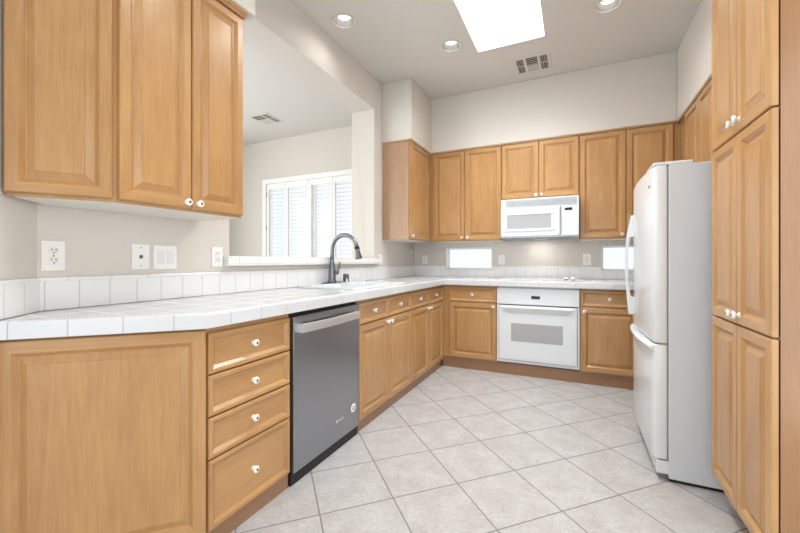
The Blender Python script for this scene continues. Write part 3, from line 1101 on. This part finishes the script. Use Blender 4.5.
# ------------------------------------------------------------------ refrigerator: faces -x, local x runs towards the camera
fy0, fy1 = 2.251, 3.000
fw_ = (fy1 - fy0) / 2
fxb = .425
fdp = 1.135 - fxb
fr = thing('refrigerator', 'white bottom-freezer refrigerator between the counter run and the tall pantry', 'refrigerator', (fxb + fdp / 2, (fy0 + fy1) / 2, 0), -90)
yb = -fdp / 2
m = MB()
m.box(-fw_, fw_, yb, fdp / 2, .016, 1.594)
m.build('body', MAT['white_side'], fr, .004)
m = MB()
m.box(-fw_ + .01, fw_ - .01, yb + .004, fdp / 2 - .01, .0, .017)
m.build('plinth', MAT['dark'], fr)
m = MB()
m.box(-fw_ + .012, fw_ - .010, yb - .006, yb + .002, .10, 1.585)
m.build('gasket', MAT['gasket'], fr)
def door_poly(t0, bow):
    P = []
    r_ = .018
    a = -fw_ + .001
    b = fw_ - .001
    n = 14
    P.append((b, yb - .006))
    P.append((a, yb - .006))
    front_ = []
    for i in range(n + 1):
        q = -1 + 2 * i / n
        x = q * (fw_ - .001 - r_)
        front_.append((x, yb - t0 - bow * (1 - q * q)))
    P.append((a, yb - t0 + r_))
    P.append((a + r_ * .3, yb - t0 + r_ * .3))
    P += front_
    P.append((b - r_ * .3, yb - t0 + r_ * .3))
    P.append((b, yb - t0 + r_))
    return P
m = MB()
m.prism(door_poly(.062, .016), .694, 1.594, smooth=False)
d1 = m.build('refrigerator_door', MAT['white'], fr, .006, 3)
m = MB()
m.prism(door_poly(.062, .016), .108, .686, smooth=False)
d2 = m.build('freezer_door', MAT['white'], fr, .006, 3)
for o_ in (d1, d2):
    for p_ in o_.data.polygons: p_.use_smooth = abs(p_.normal.z) < .5
m = MB()
m.box(-fw_ + .004, fw_ - .003, yb - .052, yb + .002, .034, .102)
m.build('base_grille', MAT['white'], fr, .006)
m = MB()
m.box(fw_ - .19, fw_ - .004, yb - .066, yb + .10, 1.5945, 1.612)
m.build('hinge_cover', MAT['white'], fr, .007, 3)
for zz in (.690, .1035):
    MB().box(fw_ - .030, fw_ - .004, yb - .040, yb + .006, zz - .003, zz + .0035).build('hinge', MAT['gasket'], fr)
m = MB()
Mb = Matrix.Translation((fw_ - .085, yb - .0715, 1.505)) @ Matrix.Rotation(R(90), 4, 'X') @ Matrix.Scale(1.6, 4, (1, 0, 0))
m.lathe([(0, .0015), (.0085, .0015), (.0095, 0)], 20, Mb)
m.build('emblem', MAT['gasket'], d1)
# door handle: flat wedge brackets joined by a slim bar, far side of the door
hx_ = -fw_ + .060
m = MB()
def wedge(xc, pts, w_):
    """pts: (out from the door, z) outline"""
    P = [(yb - .066 - o_, z) for o_, z in pts]
    n = len(P)
    m.face([(xc - w_, p[0], p[1]) for p in P])
    m.face([(xc + w_, p[0], p[1]) for p in reversed(P)])
    for i in range(n):
        a_, b_ = P[i], P[(i + 1) % n]
        m.face([(xc - w_, b_[0], b_[1]), (xc - w_, a_[0], a_[1]), (xc + w_, a_[0], a_[1]), (xc + w_, b_[0], b_[1])])
wedge(hx_, [(-.008, 1.418), (.016, 1.418), (.042, 1.280), (.046, 1.222), (.049, 1.09), (.047, .95), (.040, .862), (.031, .750), (-.008, .750), (-.008, .862), (.018, .872),
            (.030, .957), (.034, 1.09), (.030, 1.212), (.020, 1.272), (-.008, 1.272)], .014)
m.build('handle', MAT['white'], d1, .004)
# freezer handle: horizontal bow along the top edge of the freezer door
m = MB()
hp = []
for i in range(17):
    q = -1 + 2 * i / 16
    hp.append((q * (fw_ - .012), yb - .060 - .034 * (1 - q * q) ** .8, .668))
m.tube(hp, [.013] + [.0145] * 15 + [.013], 12)
m.build('handle', MAT['white'], d2)

# ------------------------------------------------------------------ wall plates
def plate(kind, label, loc, rz, w_=.074, h_=.118, name=None):
    """local -y points out of the wall; loc on the wall face"""
    nm = name or {'duplex': 'electrical_outlet', 'decora': 'wall_outlet', 'jack': 'cable_jack_plate', 'double': 'light_switch', 'rocker': 'light_switch', 'mini': 'wall_sensor'}[kind]
    t = thing(nm, label, {'double': 'light switch', 'rocker': 'light switch', 'jack': 'wall jack', 'mini': 'sensor'}.get(kind, 'outlet'), loc, rz)
    m = MB()
    m.box(-w_ / 2, w_ / 2, -.006, -.0005, -h_ / 2, h_ / 2)
    m.build('plate', MAT['plastic'], t, .0025)
    def box(n, x0, x1, z0, z1, y=.0085, mt='plastic', bev=.0012, par=t):
        return MB().box(x0, x1, -y, -.0055, z0, z1).build(n, MAT[mt], par, bev)
    def screw(z):
        MB().lathe([(0, .0075), (.0028, .0072), (.0034, .0058)], 12, Matrix.Translation((0, 0, z)) @ Matrix.Rotation(R(90), 4, 'X')).build('screw', MAT['gasket'], t)
    if kind == 'duplex':
        for zc in (-.0195, .0195):
            r_ = MB()
            r_.lathe([(0, .0085), (.0155, .0085), (.0168, .0055)], 24, Matrix.Translation((0, 0, zc)) @ Matrix.Rotation(R(90), 4, 'X'))
            for sx in (-.0062, .0062): r_.box(sx - .0013, sx + .0013, -.0088, -.0070, zc + .000, zc + .0085, mat=1)
            r_.box(-.0024, .0024, -.0088, -.0070, zc - .0095, zc - .005, mat=1)
            r_.build('receptacle', [MAT['plastic'], MAT['slot']], t)
        screw(0)
    elif kind == 'decora':
        f = MB()
        f.box(-.0165, .0165, -.0085, -.0055, -.033, .033)
        for zc in (-.019, .016):
            for sx in (-.0062, .0062): f.box(sx - .0012, sx + .0012, -.0088, -.0075, zc, zc + .008, mat=1)
        f.build('receptacle', [MAT['btn'], MAT['slot']], t)
    elif kind == 'jack':
        MB().lathe([(0, .014), (.0045, .014), (.005, .008), (.0085, .007), (.0085, .0055)], 16, Matrix.Rotation(R(90), 4, 'X')).build('jack', MAT['brass'], t)
        screw(.043); screw(-.043)
    elif kind == 'double':
        for xc in (-.023, .023): box('rocker', xc - .0165, xc + .0165, -.033, .033, .0095, 'btn')
    elif kind == 'rocker':
        box('rocker', -.0165, .0165, -.033, .033, .0095, 'btn')
    elif kind == 'mini':
        box('lens', -w_ * .25, w_ * .25, -h_ * .2, h_ * .25, .010, 'btn')
    return t
plate('duplex', 'white duplex outlet under the angled wall cabinet, leftmost wall plate', (XW, .7225, 1.131), 90)
plate('jack', 'white cable jack plate with two screws, second wall plate from the left', (XW, 1.044, 1.130), 90, .078)
plate('double', 'white double rocker switch plate right of the cable jack plate', (XW, 1.159, 1.128), 90, .116)
plate('decora', 'slim white outlet just left of the pass-through ledge', (XW, 1.454, 1.133), 90, .070, .114)
plate('rocker', 'white switch plate right of the pass-through ledge', (XW, 3.402, 1.122), 90, .080, .112)
plate('mini', 'tiny white sensor on the left wall under the corner cabinet', (XW, 4.235, 1.22), 90, .05, .055)
plate('duplex', 'white outlet in the corner left of the left small window', (-1.703, YW, 1.121), 0, .070, .112)
plate('rocker', 'white switch plate between the left small window and the oven side', (-.760, YW, 1.121), 0, .070, .112)
plate('rocker', 'white switch plate left of the right small window', (.112, YW, 1.123), 0, .078, .122)

# ------------------------------------------------------------------ recessed lights and vents
lab = ['recessed can light in the kitchen ceiling nearest the pass-through header',
       'recessed can light left of the skylight near the corner soffit',
       'recessed can light in the ceiling near the tall pantry, right of the skylight',
       'added recessed can light out of view, brightening the sink run from overhead',
       'added recessed can light out of view, brightening the kitchen entry from overhead']
def can_light(loc, label, power):
    t = thing('recessed_light', label, 'ceiling light', loc, 0, 'kitchen recessed lights')
    m = MB()
    m.lathe([(.074, -.001), (.076, -.006), (.092, -.006), (.096, -.001), (.074, -.001)], 36)
    m.build('trim_ring', MAT['ventwhite'], t)
    m = MB()
    m.lathe([(.075, -.004), (.072, .02), (.070, .095), (.0, .096)], 36)
    m.build('baffle', MAT['baffle'], t)
    m = MB()
    m.lathe([(.030, .095), (.048, .062), (.051, .048), (.045, .037), (.025, .030), (0, .029)], 28)
    m.build('bulb', MAT['bulb'], t)
    l = bpy.data.lights.new('lamp', 'SPOT')
    l.energy = power
    l.spot_size = R(150)
    l.spot_blend = 1.0
    l.shadow_soft_size = .045
    l.color = (1, .985, .96)
    o = bpy.data.objects.new('lamp', l)
    o.location = (0, 0, -.004)
    COL.objects.link(o)
    o.parent = t
    return t
for (x, y), lb, pw_ in zip(CANS, lab, (5, 14, 14, 38, 34)): can_light((x, y, ZC), lb, pw_)

def vent(name, label, loc, rz, pattern, hx=.165, hy=.160):
    t = thing(name, label, 'air vent', loc, rz)
    m = MB()
    m.box(-hx, hx, -hy, hy, -.006, -.0008)
    m.build('frame', MAT['ventwhite'], t, .003)
    for x0, x1, y0, y1, ax, mt in pattern:
        MB().box(x0, x1, y0, y1, -.0068, -.0055).build('opening', MAT[mt], t)
        n = 4
        for i in range(n):
            q = (i + .5) / n
            s_ = MB()
            if ax == 'x': s_.box(x0, x1, y0 + q * (y1 - y0) - .002, y0 + q * (y1 - y0) + .002, -.0095, -.0062)
            else: s_.box(x0 + q * (x1 - x0) - .002, x0 + q * (x1 - x0) + .002, y0, y1, -.0095, -.0062)
            s_.build('louver', MAT['ventwhite'], t)
    return t
vent('ceiling_vent', 'square-patterned ceiling air vent beside the skylight', (-.365, 3.695, ZC), 0,
     [(-.135, -.072, -.125, -.008, 'y', 'slot'), (-.135, -.072, .008, .125, 'y', 'slot'),
      (.072, .135, -.125, -.008, 'y', 'slot'), (.072, .135, .008, .125, 'y', 'slot'),
      (-.050, .050, -.130, .004, 'x', 'slot'), (-.050, .050, .012, .130, 'x', 'ventlight')])
vent('ceiling_vent', 'small ceiling air vent in the dining area beyond the pass-through', (-3.68, 3.63, ZC), 0,
     [(-.12, .03, -.13, -.01, 'x', 'slot'), (.06, .13, -.13, .0, 'y', 'slot'), (.06, .13, .015, .135, 'y', 'slot'), (-.12, .03, .02, .13, 'x', 'ventlight')])

# ------------------------------------------------------------------ plantation shutters in the dining window
SHX = [-4.356, -3.972, -3.530, -3.108, -2.642]
words = ['leftmost white plantation shutter panel in the dining window', 'second white plantation shutter panel from the left in the dining window',
         'third white plantation shutter panel from the left in the dining window', 'white plantation shutter panel beside the pass-through jamb, right of the third']
for i in range(4):
    a, b = SHX[i] + .003, SHX[i + 1] - .003
    hw2 = (b - a) / 2
    t = thing('plantation_shutter', words[i], 'shutter', ((a + b) / 2, YW + .012, W1[2] + .022), 0, 'plantation shutter panels')
    H_ = W1[3] - W1[2] - .044
    m = MB()
    st = .040
    m.box(-hw2, -hw2 + st, -.014, .014, 0, H_); m.box(hw2 - st, hw2, -.014, .014, 0, H_)
    m.box(-hw2 + st, hw2 - st, -.014, .014, 0, .085); m.box(-hw2 + st, hw2 - st, -.014, .014, H_ - .085, H_)
    m.build('frame', MAT['whitetrim'], t, .002)
    n = 20
    base = None
    for k in range(n):
        z = .085 + (H_ - .17) * (k + .5) / n
        if base is None:
            m = MB()
            P = []
            for q in range(13):
                a_ = 2 * pi * q / 12
                P.append((.031 * cos(a_), .005 * sin(a_)))
            P = P[:-1]
            L = hw2 - st - .002
            for (p0_, p1_) in zip(P, P[1:] + P[:1]):
                m.face([(-L, p0_[0], p0_[1]), (L, p0_[0], p0_[1]), (L, p1_[0], p1_[1]), (-L, p1_[0], p1_[1])][::-1], None, 0, True)
            m.face([(-L, p[0], p[1]) for p in P]); m.face([(L, p[0], p[1]) for p in reversed(P)])
            base = m.build('louver', MAT['whitetrim'], t)
            lv = base
        else:
            lv = base.copy()
            COL.objects.link(lv)
            lv.parent = t
        lv.location = (0, 0, z)
        lv.rotation_euler = (R(3), 0, 0)
    m = MB()
    m.box(-hw2 + .115, -hw2 + .127, -.043, -.033, .10, H_ - .10)
    m.build('tilt_rod', MAT['whitetrim'], t)
    if i == 0:
        for z in (.10, .62, 1.14):
            MB().box(-hw2 - .004, -hw2 + .006, -.018, -.0135, z, z + .06).build('hinge', MAT['gasket'], t)
